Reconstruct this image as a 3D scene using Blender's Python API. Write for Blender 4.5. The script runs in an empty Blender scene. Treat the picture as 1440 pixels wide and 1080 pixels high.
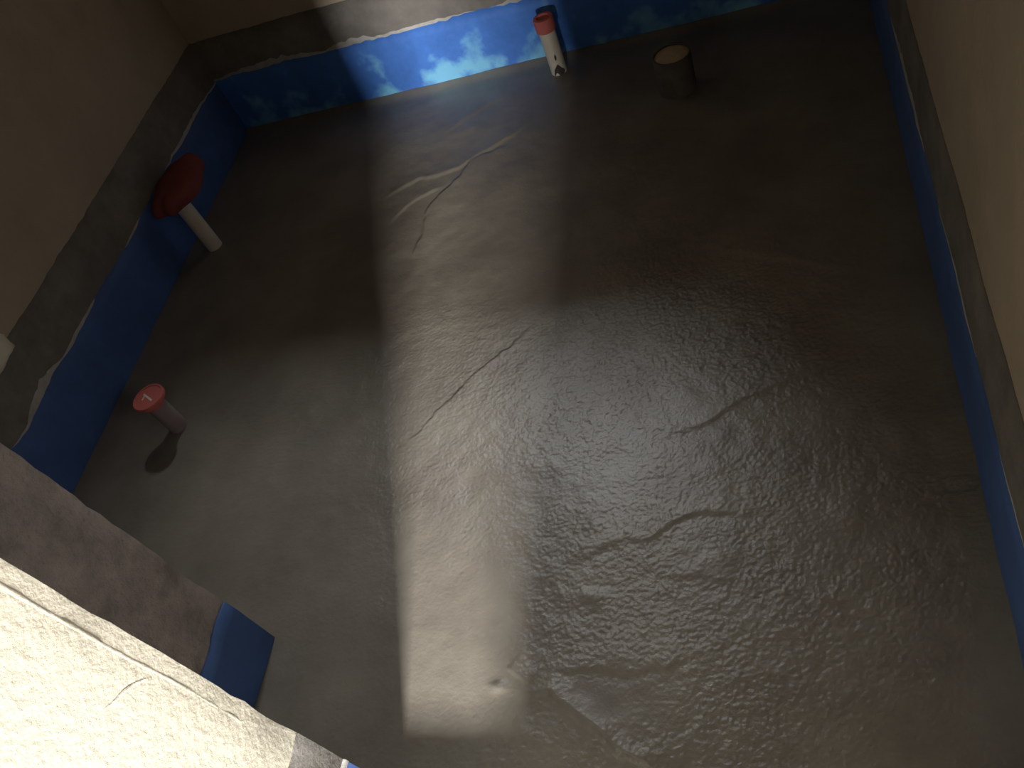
import bpy, bmesh, math, random
import numpy as np
from mathutils import Vector, noise

random.seed(4)
scn = bpy.context.scene
C = scn.collection

# ------------------------------------------------------------------ constants
XL, XR, YB = -1.910, 0.283, 2.629          # left wall, right wall, back wall planes at y = 0 / x = 0
TL, TR = -0.0084, 0.0114                   # slight yaw of the side walls (dx per metre of y)
CEIL = 2.75
XP, YP = -0.755, 0.303                     # corner of the bright pier
XG, YG = -1.128, 0.598                     # corner of the rough cement pier
XD, YF, ZT = -0.508, -0.10, 0.25           # doorway jamb, inner face of the front wall, threshold height

# ------------------------------------------------------------------ helpers
def mat(name, base, rough=0.85, spec=0.3, var=0.15, vscale=6.0, bump=0.3, bscale=60.0, bdist=0.004,
        patch=None, patch_scale=9.0, patch_lo=0.55, patch_hi=0.7, bias=None):
    m = bpy.data.materials.new(name); m.use_nodes = True
    nt = m.node_tree; N = nt.nodes; L = nt.links
    b = N['Principled BSDF']
    b.inputs['Roughness'].default_value = rough
    b.inputs['Specular IOR Level'].default_value = spec
    tc = N.new('ShaderNodeTexCoord')
    n = N.new('ShaderNodeTexNoise'); n.inputs['Scale'].default_value = vscale; n.inputs['Detail'].default_value = 6
    n.inputs['Roughness'].default_value = 0.65
    L.new(tc.outputs['Object'], n.inputs['Vector'])
    r = N.new('ShaderNodeMapRange'); r.inputs['From Min'].default_value = 0.3; r.inputs['From Max'].default_value = 0.7
    r.inputs['To Min'].default_value = 1 - var; r.inputs['To Max'].default_value = 1 + var
    L.new(n.outputs['Fac'], r.inputs['Value'])
    mx = N.new('ShaderNodeVectorMath'); mx.operation = 'SCALE'
    mx.inputs[0].default_value = base[:3]
    L.new(r.outputs['Result'], mx.inputs['Scale'])
    col = mx.outputs['Vector']
    if patch:
        pn = N.new('ShaderNodeTexNoise'); pn.inputs['Scale'].default_value = patch_scale; pn.inputs['Detail'].default_value = 5
        L.new(tc.outputs['Object'], pn.inputs['Vector'])
        val = pn.outputs['Fac']
        if bias:   # stains gathered low on the wall: (z where they stop, strength)
            sp = N.new('ShaderNodeSeparateXYZ'); L.new(tc.outputs['Object'], sp.inputs['Vector'])
            br = N.new('ShaderNodeMapRange'); br.inputs['From Min'].default_value = 0; br.inputs['From Max'].default_value = bias[0]
            br.inputs['To Min'].default_value = bias[1]; br.inputs['To Max'].default_value = -bias[1]
            L.new(sp.outputs['Z'], br.inputs['Value'])
            ad = N.new('ShaderNodeMath'); ad.operation = 'ADD'
            L.new(val, ad.inputs[0]); L.new(br.outputs['Result'], ad.inputs[1]); val = ad.outputs['Value']
        pr = N.new('ShaderNodeMapRange'); pr.inputs['From Min'].default_value = patch_lo; pr.inputs['From Max'].default_value = patch_hi
        L.new(val, pr.inputs['Value'])
        mm = N.new('ShaderNodeMix'); mm.data_type = 'RGBA'
        L.new(pr.outputs['Result'], mm.inputs['Factor']); L.new(col, mm.inputs[6]); mm.inputs[7].default_value = (*patch, 1)
        col = mm.outputs[2]
    L.new(col, b.inputs['Base Color'])
    if bump:
        bn = N.new('ShaderNodeTexNoise'); bn.inputs['Scale'].default_value = bscale; bn.inputs['Detail'].default_value = 8
        bn.inputs['Roughness'].default_value = 0.6
        L.new(tc.outputs['Object'], bn.inputs['Vector'])
        bp = N.new('ShaderNodeBump'); bp.inputs['Strength'].default_value = bump; bp.inputs['Distance'].default_value = bdist
        L.new(bn.outputs['Fac'], bp.inputs['Height']); L.new(bp.outputs['Normal'], b.inputs['Normal'])
    return m

def link(name, me, m, parent=None, smooth=False):
    o = bpy.data.objects.new(name, me); C.objects.link(o)
    if m: me.materials.append(m)
    if parent: o.parent = parent
    if smooth:
        for p in me.polygons: p.use_smooth = True
    return o

def from_bm(name, bm, m, parent=None, smooth=False):
    bmesh.ops.recalc_face_normals(bm, faces=bm.faces)
    me = bpy.data.meshes.new(name); bm.to_mesh(me); bm.free()
    return link(name, me, m, parent, smooth)

def struct(o): o['kind'] = 'structure'; return o

def box_bm(bm, x0, x1, y0, y1, z0, z1, yaw=None):
    def X(x, y): return x + (yaw * y if yaw else 0)
    v = [bm.verts.new((X(x, y), y, z)) for z in (z0, z1) for (x, y) in ((x0, y0), (x1, y0), (x1, y1), (x0, y1))]
    for f in ((3, 2, 1, 0), (4, 5, 6, 7), (0, 1, 5, 4), (1, 2, 6, 5), (2, 3, 7, 6), (3, 0, 4, 7)):
        bm.faces.new([v[i] for i in f])

def rough_block(name, x0, x1, y0, y1, z0, z1, m, amp, cell, seed, bev=0.006):
    """a solid masonry block with crumbly arrises"""
    bm = bmesh.new(); box_bm(bm, x0, x1, y0, y1, z0, z1)
    for ax, a, b in ((0, x0, x1), (1, y0, y1), (2, z0, z1)):
        n = max(2, int((b - a) / cell))
        if ax == 2: n = max(2, int((b - a) / cell))
        for i in range(1, n):
            co = Vector((0, 0, 0)); co[ax] = a + (b - a) * i / n
            no = Vector((0, 0, 0)); no[ax] = 1
            bmesh.ops.bisect_plane(bm, geom=bm.verts[:] + bm.edges[:] + bm.faces[:], plane_co=co, plane_no=no)
    cx, cy, cz = (x0 + x1) / 2, (y0 + y1) / 2, 0
    for v in bm.verts:
        p = v.co
        d = noise.noise_vector(p * 14 + Vector((seed, 0, 0))) + 0.6 * noise.noise_vector(p * 45 + Vector((0, seed, 0)))
        on_x = min(abs(p.x - x0), abs(p.x - x1)) < 1e-4; on_y = min(abs(p.y - y0), abs(p.y - y1)) < 1e-4
        if on_x and on_y:   # arris: worn back
            w = bev * (0.4 + 0.9 * abs(noise.noise(p * 30 + Vector((seed, 3, 1)))))
            p.x += w if abs(p.x - x0) < 1e-4 else -w
            p.y += w if abs(p.y - y0) < 1e-4 else -w
        v.co = p + Vector((d.x * amp, d.y * amp, 0))
    o = from_bm(name, bm, m, None, True)
    md = o.modifiers.new('arris', 'EDGE_SPLIT'); md.split_angle = math.radians(40)
    return o

def band(name, A, B, nrm, z0f, z1f, t, m, parent, step=0.012, nz=6):
    """thin coat on a wall from A to B (plan points), standing t proud along nrm, between z0f(s) and z1f(s)"""
    A = Vector((*A, 0)); B = Vector((*B, 0)); nrm = Vector((*nrm, 0)).normalized()
    Ln = (B - A).length; n = max(2, int(Ln / step)); bm = bmesh.new(); g = []
    for i in range(n + 1):
        s = Ln * i / n; p = A.lerp(B, i / n); z0, z1 = z0f(s), z1f(s)
        if z1 < z0 + 0.0005: z1 = z0 + 0.0005
        row = [bm.verts.new((p.x, p.y, z0))]
        for k in range(nz + 1):
            z = z0 + (z1 - z0) * k / nz
            tt = t * (0.75 + 0.25 * noise.noise(Vector((s * 9, z * 9, t * 100))))
            if k in (0, nz): tt *= 0.55
            q = p + nrm * tt
            row.append(bm.verts.new((q.x, q.y, z)))
        row.append(bm.verts.new((p.x, p.y, z1)))
        g.append(row)
    for a, b in zip(g, g[1:]):
        for k in range(len(a) - 1):
            bm.faces.new((a[k], b[k], b[k + 1], a[k + 1]))
    return from_bm(name, bm, m, parent, True)

def lathe(name, prof, m, parent, loc=(0, 0, 0), n=40, sx=1, sy=1, wob=0.0, seed=0, smooth=True):
    bm = bmesh.new(); rows = []
    for (r, z) in prof:
        if r == 0: rows.append([bm.verts.new((0, 0, z))])
        else:
            row = []
            for k in range(n):
                a = 2 * math.pi * k / n
                w = 1 + wob * noise.noise(Vector((math.cos(a) * 1.5 + seed, math.sin(a) * 1.5, z * 8)))
                row.append(bm.verts.new((r * sx * w * math.cos(a), r * sy * w * math.sin(a), z)))
            rows.append(row)
    for a, b in zip(rows, rows[1:]):
        for k in range(n):
            q = (k + 1) % n
            if len(a) == 1: bm.faces.new((a[0], b[k], b[q]))
            elif len(b) == 1: bm.faces.new((a[k], a[q], b[0]))
            else: bm.faces.new((a[k], a[q], b[q], b[k]))
    o = from_bm(name, bm, m, parent, smooth); o.location = loc
    if smooth:
        md = o.modifiers.new('edges', 'EDGE_SPLIT'); md.split_angle = math.radians(38)
    return o

def thing(name, label, cat, loc, group=None):
    o = bpy.data.objects.new(name, None); C.objects.link(o); o.location = loc
    o.empty_display_size = 0.05
    o['label'] = label; o['category'] = cat
    if group: o['group'] = group
    return o

# ------------------------------------------------------------------ materials
M_plaster = mat('beige_plaster', (0.46, 0.39, 0.30), 0.95, 0.15, 0.10, 5, 0.35, 70)
M_bright = mat('lit_cream_render', (0.85, 0.79, 0.64), 0.95, 0.15, 0.07, 7, 0.35, 80, 0.004)  # paler copy of the wall plaster, strong light put into its colour
M_cement = mat('grey_cement', (0.21, 0.195, 0.175), 0.9, 0.25, 0.25, 9, 0.6, 60)
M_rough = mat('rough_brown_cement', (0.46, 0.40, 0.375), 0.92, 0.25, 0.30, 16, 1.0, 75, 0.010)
M_blue = mat('blue_waterproofing', (0.075, 0.15, 0.38), 0.6, 0.35, 0.18, 8, 0.3, 90, 0.002)
M_blue_lit_stain = mat('lit_limed_blue_waterproofing', (0.07, 0.22, 0.70), 0.6, 0.35, 0.18, 8, 0.3, 90, 0.002,
             patch=(0.22, 0.58, 0.88), patch_scale=8, patch_lo=0.53, patch_hi=0.68, bias=(0.2, 0.12))  # base blue brightened as the lit copy of the coating; pale patches are stains
M_putty = mat('pale_putty', (0.50, 0.48, 0.45), 0.9, 0.2, 0.2, 20, 0.5, 80)
M_white = mat('white_pvc', (0.72, 0.66, 0.55), 0.45, 0.4, 0.08, 12, 0.1, 40)
M_gpvc = mat('grey_pvc', (0.30, 0.25, 0.26), 0.5, 0.4, 0.12, 12, 0.1, 40)
M_red = mat('red_plastic', (0.60, 0.16, 0.14), 0.75, 0.25, 0.12, 14, 0.1, 40)
M_stub = mat('shade_darkened_pvc', (0.15, 0.135, 0.12), 0.7, 0.3, 0.3, 25, 0.2, 60)  # pipe body darkened, its shade is put into the colour
M_cover = mat('dull_red_plastic', (0.22, 0.06, 0.055), 0.85, 0.2, 0.15, 14, 0.1, 40)
M_mark = mat('white_paint_mark', (0.75, 0.66, 0.62), 0.8, 0.2, 0.05, 20, 0, 1)
M_plug = mat('tan_mortar_plug', (0.55, 0.43, 0.29), 0.9, 0.2, 0.2, 30, 0.6, 70)
M_smear = mat('dark_cement_smear', (0.07, 0.065, 0.06), 0.8, 0.3, 0.2, 30, 0.5, 90)

def floor_material():
    m = bpy.data.materials.new('wet_cement_screed'); m.use_nodes = True
    nt = m.node_tree; N = nt.nodes; L = nt.links; b = N['Principled BSDF']
    tc = N.new('ShaderNodeTexCoord')
    def nz(s, d=5, r=0.6):
        n = N.new('ShaderNodeTexNoise'); n.inputs['Scale'].default_value = s; n.inputs['Detail'].default_value = d
        n.inputs['Roughness'].default_value = r; L.new(tc.outputs['Object'], n.inputs['Vector']); return n.outputs['Fac']
    def mr(v, a, bb, c, d):
        r = N.new('ShaderNodeMapRange'); r.inputs['From Min'].default_value = a; r.inputs['From Max'].default_value = bb
        r.inputs['To Min'].default_value = c; r.inputs['To Max'].default_value = d; L.new(v, r.inputs['Value']); return r.outputs['Result']
    cr = N.new('ShaderNodeMix'); cr.data_type = 'RGBA'
    L.new(mr(nz(4.5), 0.35, 0.65, 0, 1), cr.inputs['Factor'])
    cr.inputs[6].default_value = (0.20, 0.175, 0.145, 1); cr.inputs[7].default_value = (0.27, 0.245, 0.20, 1)
    L.new(cr.outputs[2], b.inputs['Base Color'])
    at = N.new('ShaderNodeAttribute'); at.attribute_name = 'grit'
    # gritty (sandy) against trowelled-smooth areas
    L.new(mr(at.outputs['Fac'], 0, 1, 0.38, 0.27), b.inputs['Roughness'])
    b.inputs['Specular IOR Level'].default_value = 0.5
    g1 = N.new('ShaderNodeBump'); g1.inputs['Distance'].default_value = 0.009
    L.new(mr(at.outputs['Fac'], 0, 1, 0.08, 0.22), g1.inputs['Strength']); L.new(nz(170, 4, 0.6), g1.inputs['Height'])
    g2 = N.new('ShaderNodeBump'); g2.inputs['Distance'].default_value = 0.010; g2.inputs['Strength'].default_value = 0.14
    L.new(nz(24, 4), g2.inputs['Height']); L.new(g1.outputs['Normal'], g2.inputs['Normal'])
    L.new(g2.outputs['Normal'], b.inputs['Normal'])
    return m
M_floor = floor_material()

# ------------------------------------------------------------------ floor (trowelled wet screed)
def lx(y): return XL + TL * y
def rx(y): return XR + TR * y
# finer mesh where the sand grit catches the light
ys = np.concatenate([np.linspace(-0.10, 0.30, 40, endpoint=False), np.linspace(0.30, 1.52, 430, endpoint=False), np.linspace(1.52, YB + 0.02, 190)])
us = np.concatenate([np.linspace(0, 0.36, 130, endpoint=False), np.linspace(0.36, 0.96, 450, endpoint=False), np.linspace(0.96, 1, 14)])
NX, NY = len(us), len(ys)
U, Y = np.meshgrid(us, ys)
X = (XL - 0.03 + TL * Y) * (1 - U) + (XR + 0.03 + TR * Y) * U
Z = np.zeros_like(X)
WXp = np.zeros_like(X); WYp = np.zeros_like(X)
for i in range(NY):
    for j in range(NX):
        p = Vector((X[i, j], Y[i, j], 0))
        n1 = noise.noise_vector(p * 11) * 0.016 + noise.noise_vector(p * 34) * 0.006
        WXp[i, j] = n1.x; WYp[i, j] = n1.y
X0, Y0 = X, Y
def ridge(pts, h, w, Lq, side=1):
    """trowel ridge along a polyline: steep on one side, fading over Lq on the other"""
    global Z
    X, Y = X0 + WXp, Y0 + WYp
    best = np.full(X0.shape, 1e9); sd = np.zeros_like(X0); tt = np.zeros_like(X0)
    tot = sum(math.dist(a, b) for a, b in zip(pts, pts[1:])); run = 0
    for a, b in zip(pts, pts[1:]):
        d = np.array(b) - np.array(a); l = np.hypot(*d)
        t = np.clip(((X - a[0]) * d[0] + (Y - a[1]) * d[1]) / l**2, 0, 1)
        px, py = X - (a[0] + t * d[0]), Y - (a[1] + t * d[1])
        dd = np.hypot(px, py); s = np.sign(d[0] * py - d[1] * px)
        k = dd < best
        best = np.where(k, dd, best); sd = np.where(k, s, sd); tt = np.where(k, (run + t * l) / tot, tt); run += l
    fade = np.clip(np.minimum(tt, 1 - tt) * 5, 0, 1) * np.exp(-(np.maximum(best, 0) / 0.5)**2)
    pr = np.where(sd * side > 0, np.exp(-best / Lq), np.exp(-(best / w)**2))
    Z += h * fade * pr
def mound(x, y, r, h, ry=None):
    global Z
    Z += h * np.exp(-((X - x) / r)**2 - ((Y - y) / (ry or r))**2)
ridge([(-0.95, 1.03), (-0.83, 1.17), (-0.76, 1.27), (-0.60, 1.42)], 0.0021, 0.004, 0.10, -1)
ridge([(-1.22, 2.03), (-1.08, 2.10), (-0.95, 2.11), (-0.72, 2.28)], 0.004, 0.007, 0.05, 1)
ridge([(-1.02, 1.66), (-1.02, 1.95), (-0.90, 2.13), (-0.74, 2.21)], 0.003, 0.006, 0.08, -1)
ridge([(-1.16, 1.90), (-1.08, 2.00), (-0.98, 2.05)], 0.003, 0.006, 0.04, 1)
ridge([(-1.04, 2.32), (-0.95, 2.41), (-0.80, 2.47)], 0.002, 0.010, 0.06, 1)
ridge([(-0.49, 0.75), (-0.33, 0.80), (-0.20, 0.85), (-0.10, 0.84)], 0.0026, 0.008, 0.12, 1)
ridge([(-0.30, 1.03), (-0.20, 1.07), (-0.05, 1.14), (0.15, 1.23)], 0.0024, 0.009, 0.12, 1)
ridge([(-0.56, 0.47), (-0.49, 0.50), (-0.43, 0.44), (-0.35, 0.39), (-0.26, 0.35)], 0.008, 0.010, 0.028, 1)
ridge([(-0.52, 0.54), (-0.40, 0.54), (-0.28, 0.52), (-0.20, 0.56)], 0.0028, 0.006, 0.09, 1)
ridge([(-0.58, 0.53), (-0.53, 0.50)], 0.004, 0.005, 0.03, 1)
ridge([(-0.56, 0.43), (-0.47, 0.39)], 0.004, 0.005, 0.04, 1)
mound(-0.43, 0.67, 0.03, 0.004, 0.014)
ridge([(-0.42, 0.80), (-0.30, 0.72), (-0.12, 0.70)], 0.0015, 0.012, 0.10, 1)
ridge([(-1.30, 0.66), (-1.12, 0.85), (-0.90, 1.00)], 0.0015, 0.02, 0.10, 1)
ridge([(-0.25, 1.62), (0.02, 1.50), (0.2, 1.42)], 0.003, 0.015, 0.10, 1)
mound(-0.596, 0.495, 0.016, 0.0055, 0.011)
mound(0.217, 0.953, 0.06, -0.005, 0.05); mound(0.17, 0.99, 0.02, 0.004, 0.03)
for _ in range(46):
    mound(random.uniform(-1.8, 0.2), random.uniform(0.35, 2.5), random.uniform(0.03, 0.10), random.uniform(-0.003, 0.003), random.uniform(0.03, 0.10))
low = np.zeros_like(X); grit = np.zeros_like(X)
for i in range(NY):
    for j in range(NX):
        p = Vector((X[i, j], Y[i, j], 0))
        low[i, j] = 0.003 * noise.noise(p * 2.1) + 0.0011 * noise.noise(p * 8.3) + 0.0008 * noise.noise(p * 24)
        grit[i, j] = noise.noise(p * 2.6 + Vector((9, 3, 0))) + 0.6 * noise.noise(p * 7 + Vector((1, 7, 0)))
Z += low
grit = np.clip(0.62 + 0.7 * grit, 0.12, 1)
grit *= 1 - np.exp(-((X + 0.40) / 0.10)**2 - ((Y - 0.47) / 0.055)**2)        # trowelled-smooth patch
grit *= 1 - 0.45 * np.exp(-((X + 0.66) / 0.16)**2 - ((Y - 0.80) / 0.35)**2)
grit *= 0.38 + 0.62 / (1 + np.exp(-(X + 0.75) / 0.08))                       # left side is smoother
grit *= 0.2 + 0.8 / (1 + np.exp((Y - 1.55) / 0.10))                            # far half was floated smooth
Z += 0.016 * np.exp(-((YB - Y) / 0.03)**2)                                    # cove against the back wall
sand = np.zeros_like(X)
for i in range(NY):
    for j in range(NX):
        g = grit[i, j]
        if g > 0.02:
            p = Vector((X[i, j], Y[i, j], 0))
            q = 0.6 * noise.noise(p * 125) + 0.5 * noise.noise(p * 215 + Vector((3, 1, 0))) + 0.5 * noise.noise(p * 48 + Vector((0, 5, 0)))
            q += 1.1 * max(0.0, noise.noise(p * 165 + Vector((8, 2, 0))) - 0.12)      # loose coarse grains
            sand[i, j] = g * q
Z += 0.0023 * sand
me = bpy.data.meshes.new('floor')
vs = np.stack([X, Y, Z], -1).reshape(-1, 3)
idx = np.arange(NX * NY).reshape(NY, NX)
fs = np.stack([idx[:-1, :-1], idx[:-1, 1:], idx[1:, 1:], idx[1:, :-1]], -1).reshape(-1, 4)
me.from_pydata(vs.tolist(), [], fs.tolist())
at = me.attributes.new('grit', 'FLOAT', 'POINT'); at.data.foreach_set('value', grit.reshape(-1).astype(np.float32))
struct(link('floor', me, M_floor, None, True))
def fz(x, y):
    k = int(np.argmin((vs[:, 0] - x)**2 + (vs[:, 1] - y)**2)); return float(vs[k, 2])

# ------------------------------------------------------------------ walls
Z0 = -0.03
def yawed(x, y0, y1, t, yaw, name, m):
    bm = bmesh.new(); box_bm(bm, x, x + t, y0, y1, Z0, CEIL, yaw); return struct(from_bm(name, bm, m))
wl = yawed(XL, -0.10, YB + 0.22, -0.15, TL, 'wall_left', M_plaster)
VY0, VY1, VZ0, VZ1 = -0.06, 0.42, 1.02, 1.62      # unseen side opening, added to let fill light in
bm = bmesh.new()
for (a, b_, c, d) in ((-1.9, VY0, Z0, CEIL), (VY1, YB + 0.22, Z0, CEIL), (VY0, VY1, Z0, VZ0), (VY0, VY1, VZ1, CEIL)):
    box_bm(bm, XR, XR + 0.15, a, b_, c, d, TR)
wr = struct(from_bm('wall_right', bm, M_plaster))
bm = bmesh.new()
for (a, b_, c, d) in ((VY0, VY1, VZ0, VZ0 + 0.03), (VY0, VY1, VZ1 - 0.03, VZ1), (VY0, VY0 + 0.03, VZ0, VZ1), (VY1 - 0.03, VY1, VZ0, VZ1)):
    box_bm(bm, XR + 0.09, XR + 0.12, a, b_, c, d)
struct(from_bm('added_opening_frame', bm, M_white))  # frame of the added fill opening, not a known window
bm = bmesh.new()                       # back wall with a window opening high up
WX0, WX1, WZ0, WZ1 = -1.44, -0.86, 1.92, 2.62
xa, xb = lx(YB), rx(YB)
box_bm(bm, xa, WX0, YB, YB + 0.2, Z0, CEIL); box_bm(bm, WX1, xb, YB, YB + 0.2, Z0, CEIL)
box_bm(bm, WX0, WX1, YB, YB + 0.2, Z0, WZ0); box_bm(bm, WX0, WX1, YB, YB + 0.2, WZ1, CEIL)
wb = struct(from_bm('wall_back', bm, M_plaster))
bm = bmesh.new()                       # white sash frame standing in the opening
for (a, b_, c, d) in ((WX0, WX1, WZ0, WZ0 + 0.04), (WX0, WX1, WZ1 - 0.04, WZ1), (WX0, WX0 + 0.04, WZ0, WZ1), (WX1 - 0.04, WX1, WZ0, WZ1)):
    box_bm(bm, a, b_, YB + 0.12, YB + 0.16, c, d)
struct(from_bm('window_1', bm, M_white))
bm = bmesh.new(); box_bm(bm, XD, XR, YF - 0.12, YF, Z0, CEIL); box_bm(bm, XP, XD, YF - 0.12, YF, 1.40, CEIL); struct(from_bm('wall_front', bm, M_plaster))  # unseen front wall; jamb and low lintel shaped to trim the doorway light
bm = bmesh.new(); box_bm(bm, XL - 0.2, XR + 0.2, -1.95, YB + 0.22, CEIL, CEIL + 0.1); struct(from_bm('ceiling', bm, M_cement))
bm = bmesh.new(); box_bm(bm, -1.9, XR, -1.9, YF + 0.0, Z0, ZT); struct(from_bm('floor_hallway', bm, M_cement))

# rough cement pier (set back) and the bright rendered pier in front of it
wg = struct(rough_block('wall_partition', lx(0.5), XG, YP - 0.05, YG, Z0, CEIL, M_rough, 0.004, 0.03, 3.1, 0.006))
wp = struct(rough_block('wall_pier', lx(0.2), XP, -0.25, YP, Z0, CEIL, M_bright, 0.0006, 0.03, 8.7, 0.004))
# raised corner-bead line and a long trowel scratch on the bright pier
bm = bmesh.new()
def bead(bm, pts, r, nrm):
    nrm = Vector(nrm); rows = []
    for i, p in enumerate(pts):
        p = Vector(p); d = (Vector(pts[min(i + 1, len(pts) - 1)]) - Vector(pts[max(i - 1, 0)])).normalized()
        s = d.cross(nrm).normalized(); k = 0.3 if i in (0, len(pts) - 1) else 0.75 + 0.35 * noise.noise(p * 40)
        rows.append([bm.verts.new(p + s * (r * k * q)) if q else bm.verts.new(p + nrm * (r * k * 0.25)) for q in (-1, 0, 1)])
    for a, b in zip(rows, rows[1:]):
        for j in range(2): bm.faces.new((a[j], b[j], b[j + 1], a[j + 1]))
bead(bm, [(XP - 0.0005, YP - 0.026 - 0.004 * noise.noise(Vector((z * 7, 0, 0))), z) for z in np.linspace(0.50, 1.4, 60)], 0.0035, (1, 0, 0))
bead(bm, [(XP, 0.236 + 0.030 * t, 0.735 - 0.03 * t + 0.004 * math.sin(t * 3)) for t in np.linspace(-0.6, 1, 14)], 0.0028, (1, 0, 0))
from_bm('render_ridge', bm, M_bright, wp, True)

def nf(base, a1, f1, a2, f2, seed):
    return lambda s: base + a1 * noise.noise(Vector((s * f1, seed, 0))) + a2 * noise.noise(Vector((s * f2, seed, 5)))
zero = lambda s: Z0
# left wall: s runs from the front (y = YG) to the back corner
LA, LB_ = (lx(YG), YG), (lx(YB), YB)
band('cement_band', LA, LB_, (1, 0), zero, nf(0.378, 0.008, 4, 0.003, 30, 1), 0.006, M_cement, wl)
cl = nf(0.221, 0.010, 5, 0.004, 28, 2)
band('blue_coating', LA, LB_, (1, 0), zero, cl, 0.012, M_blue, wl)
def seam(top, spots, seed, amp=0.022):
    def f(s):
        w = max(0, noise.noise(Vector((s * 4.5, seed, 0)))) * amp * 0.6
        for c, hw, a in spots: w = max(w, a * max(0, 1 - ((s - c) / hw)**2))
        return top(s) + w * (0.8 + 0.4 * noise.noise(Vector((s * 40, seed, 2))))
    return f
band('putty_seam', LA, LB_, (1, 0), lambda s: cl(s) - 0.01, seam(cl, [(0.60, 0.11, 0.035), (1.75, 0.25, 0.02), (0.2, 0.2, 0.008)], 11), 0.0066, M_putty, wl)
bm = bmesh.new()                       # plaster lump at the edge of the picture
bmesh.ops.create_grid(bm, x_segments=14, y_segments=10, size=0.5)
for v in bm.verts:
    u, w = v.co.x, v.co.y
    e = min(0.5 - abs(u), 0.5 - abs(w))
    j = noise.noise_vector(Vector((u * 4, w * 4, 2)))
    v.co = Vector((0.004 + 0.016 * min(1, e * 9), 1.155 + u * 0.17 + j.x * 0.010, 0.405 + w * 0.11 + j.y * 0.010))
    v.co.x += lx(v.co.y)
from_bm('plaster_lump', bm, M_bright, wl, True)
# back wall: s runs from the left corner to the right corner
BA, BB = (lx(YB), YB), (rx(YB), YB)
band('cement_band', BA, BB, (0, -1), zero, nf(0.375, 0.007, 4, 0.003, 30, 21), 0.006, M_cement, wb)
cb = nf(0.229, 0.009, 5, 0.005, 40, 22)
band('blue_coating', BA, BB, (0, -1), zero, cb, 0.012, M_blue_lit_stain, wb)
band('putty_seam', BA, BB, (0, -1), lambda s: cb(s) - 0.008, seam(cb, [(0.25, 0.22, 0.028), (0.58, 0.10, 0.026), (0.84, 0.22, 0.009), (1.2, 0.08, 0.012)], 12), 0.0075, M_putty, wb)
# right wall
RA, RB = (rx(-0.1), -0.1), (rx(YB), YB)
band('cement_band', RA, RB, (-1, 0), zero, nf(0.345, 0.010, 4, 0.003, 30, 31), 0.006, M_cement, wr)
cr_ = nf(0.185, 0.012, 4, 0.004, 26, 32)
band('blue_coating', RA, RB, (-1, 0), zero, cr_, 0.012, M_blue, wr)
band('putty_seam', RA, RB, (-1, 0), lambda s: cr_(s) - 0.01, seam(cr_, [(1.95, 0.28, 0.035), (1.3, 0.2, 0.015)], 13), 0.0066, M_putty, wr)
# pier ends
band('blue_coating', (XG, YP - 0.02), (XG, YG - 0.004), (1, 0), zero, nf(0.185, 0.010, 9, 0.004, 40, 41), 0.009, M_blue, wg)
band('cement_band', (XP, -0.1), (XP, YP - 0.003), (1, 0), zero, nf(0.375, 0.004, 9, 0.003, 40, 43), 0.005, M_cement, wp)
cp = nf(0.222, 0.006, 9, 0.003, 40, 44)
band('blue_coating', (XP, -0.1), (XP, YP - 0.003), (1, 0), zero, cp, 0.009, M_blue, wp)
band('putty_seam', (XP, -0.1), (XP, YP - 0.003), (1, 0), lambda s: cp(s) - 0.004, lambda s: cp(s) + 0.012, 0.010, M_putty, wp)

# ------------------------------------------------------------------ pipes
def tube_prof(r, h, t=0.003): return [(r, -0.02), (r, h - 0.002), (r - 0.001, h), (r - t, h), (r - t, h - 0.03)]
# white pipe by the back wall, red plug in its mouth
x, y = -0.656, 2.535
t = thing('drain_pipe', 'white upright pipe with small red plug, beside the sunlit blue band', 'pipe', (x, y, fz(x, y)), 'capped drain pipes')
lathe('pipe_body', tube_prof(0.027, 0.165), M_white, t)
lathe('red_cap', [(0.0265, 0.150), (0.0325, 0.153), (0.033, 0.190), (0.031, 0.196), (0.022, 0.197), (0.020, 0.191), (0, 0.191)], M_red, t)
def patch_on_pipe(name, t, r, cells, m):
    bm = bmesh.new()
    for (outline) in cells:
        vsn = [bm.verts.new(((r + 0.0015) * math.cos(a), (r + 0.0015) * math.sin(a), z)) for a, z in outline]
        f = bm.faces.new(vsn); ex = bmesh.ops.extrude_face_region(bm, geom=[f])
        for v in ex['geom']:
            if isinstance(v, bmesh.types.BMVert): v.co.x *= (r - 0.002) / (r + 0.0015); v.co.y *= (r - 0.002) / (r + 0.0015)
    return from_bm(name, bm, m, t)
ca = math.atan2(-y, -x)               # side that looks at the camera
patch_on_pipe('cement_smear', t, 0.027, [
    [(ca - 0.75, 0.002), (ca - 0.55, 0.022), (ca - 0.15, 0.036), (ca + 0.05, 0.040), (ca + 0.35, 0.026), (ca + 0.75, 0.012), (ca + 0.6, 0.002), (ca + 0.1, -0.006)],
    [(ca - 0.02, 0.054), (ca + 0.10, 0.060), (ca + 0.14, 0.070), (ca + 0.05, 0.078), (ca - 0.10, 0.070), (ca - 0.12, 0.060)]], M_smear)
# white pipe by the left wall under a wide oblong red cover
x, y = -1.815, 1.955
t = thing('drain_pipe', 'white pipe under a wide oblong dark red cover against the left wall', 'pipe', (x, y, fz(x, y)), 'capped drain pipes')
lathe('pipe_body', tube_prof(0.026, 0.21), M_white, t)
lathe('red_cover', [(0.80, 0.0), (0.96, 0.004), (1.0, 0.015), (0.98, 0.034), (0.86, 0.048), (0.55, 0.056), (0, 0.058)], M_cover, t, (-0.008, 0.05, 0.200), 48, 0.074, 0.145, 0.25, 2)
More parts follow.
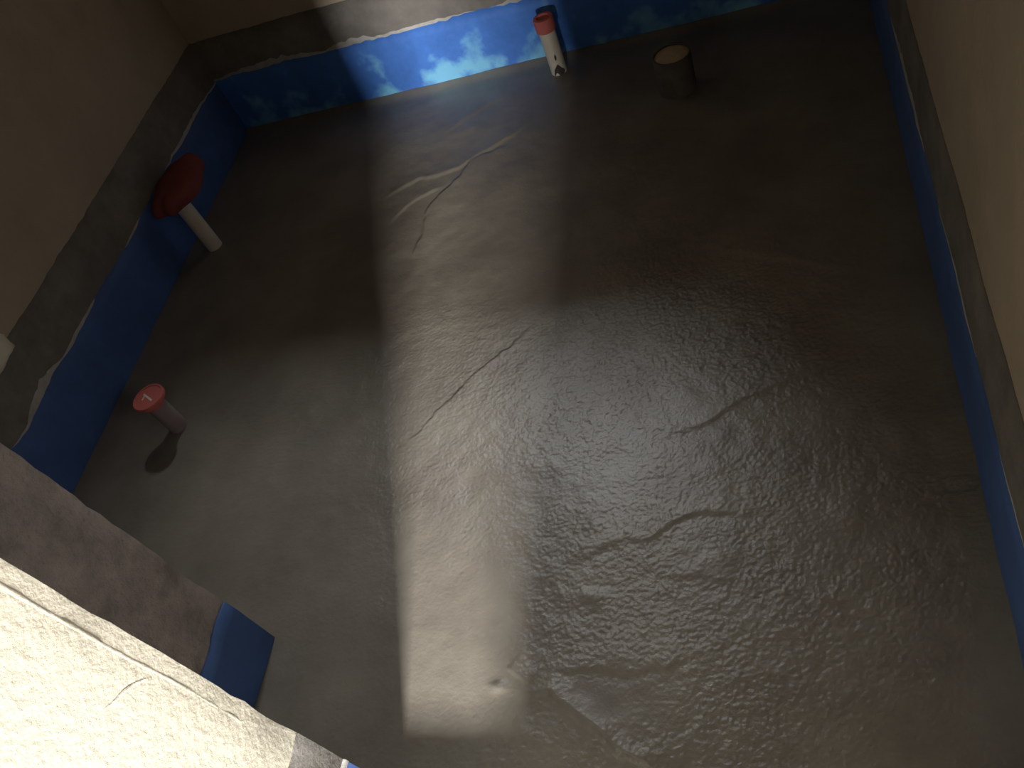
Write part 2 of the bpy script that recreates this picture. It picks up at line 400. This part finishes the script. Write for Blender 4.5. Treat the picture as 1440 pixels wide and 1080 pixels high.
# grey pipe standing free of the wall, flat red disc cap with a pale mark
x, y = -1.634, 1.197
t = thing('drain_pipe', 'short grey pipe topped by flat red disc cap with pale mark, standing alone on floor', 'pipe', (x, y, fz(x, y)), 'capped drain pipes')
lathe('pipe_body', tube_prof(0.026, 0.125), M_gpvc, t)
lathe('red_cap', [(0.0262, 0.105), (0.029, 0.107), (0.029, 0.124), (0.043, 0.124), (0.045, 0.127), (0.045, 0.136), (0.0435, 0.138), (0.040, 0.138), (0.039, 0.1355), (0, 0.1355)], M_red, t)
bm = bmesh.new()
def stroke(a, b, w, z):
    a = Vector(a); b = Vector(b); d = (b - a).normalized(); n = Vector((-d.y, d.x)) * w
    lo = [bm.verts.new((q.x, q.y, z)) for q in (a - n, b - n, b + n, a + n)]; hi = [bm.verts.new((v.co.x, v.co.y, z + 0.001)) for v in lo]
    bm.faces.new(hi)
    for i in range(4): bm.faces.new((lo[i], lo[(i + 1) % 4], hi[(i + 1) % 4], hi[i]))
stroke((-0.020, 0.012), (0.017, -0.012), 0.0028, 0.1355)
stroke((-0.014, 0.006), (-0.016, -0.008), 0.002, 0.1355)
from_bm('pale_mark', bm, M_mark, t)
# wide soil pipe stub, packed with mortar
x, y = -0.262, 2.295
t = thing('soil_pipe', 'wide short pipe stub packed with tan filler in the dark far corner', 'pipe', (x, y, fz(x, y)))
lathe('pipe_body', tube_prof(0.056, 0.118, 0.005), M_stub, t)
lathe('mortar_plug', [(0.0508, 0.09), (0.0508, 0.112), (0.04, 0.118), (0.02, 0.122), (0, 0.123)], M_plug, t, (0, 0, 0), 36, 1, 1, 0.0)

# ------------------------------------------------------------------ light
w = bpy.data.worlds.new('world'); scn.world = w; w.use_nodes = True
w.node_tree.nodes['Background'].inputs[0].default_value = (0.9, 0.95, 1.0, 1); w.node_tree.nodes['Background'].inputs[1].default_value = 0.08
def area(name, loc, target, sx, sy, e, col):
    l = bpy.data.lights.new(name, 'AREA'); l.shape = 'RECTANGLE'; l.size = sx; l.size_y = sy; l.energy = e; l.color = col
    o = bpy.data.objects.new(name, l); C.objects.link(o); o.location = loc
    o.rotation_euler = (Vector(target) - Vector(loc)).to_track_quat('-Z', 'Y').to_euler(); return o
area('doorway_daylight', (-0.36, -1.5, 0.90), (-0.75, 1.6, 0.2), 0.22, 0.10, 160, (1.0, 0.98, 0.95))
area('side_fill_light', (0.72, 0.17, 1.42), (-1.1, 0.45, 0.5), 0.40, 0.50, 5.0, (1.0, 0.96, 0.9))  # added fill light, lifts the rough pier face and the near floor
area('window_daylight', (-1.30, 3.6, 3.30), (-0.9, 1.0, 0.0), 0.32, 0.26, 46, (0.95, 0.98, 1.0))

# ------------------------------------------------------------------ camera
cd = bpy.data.cameras.new('camera'); cam = bpy.data.objects.new('camera', cd); C.objects.link(cam)
cam.location = (0, 0, 1.5); cam.rotation_euler = (0.6849, 0.3235, 0.1247)
cd.sensor_width = 36; cd.lens = 1191.01 / 1440 * 36; cd.clip_start = 0.02
scn.camera = cam
vs_ = scn.view_settings
vs_.view_transform = 'Standard'; vs_.look = 'None'; vs_.gamma = 1; vs_.use_curve_mapping = False; vs_.exposure = 0.0
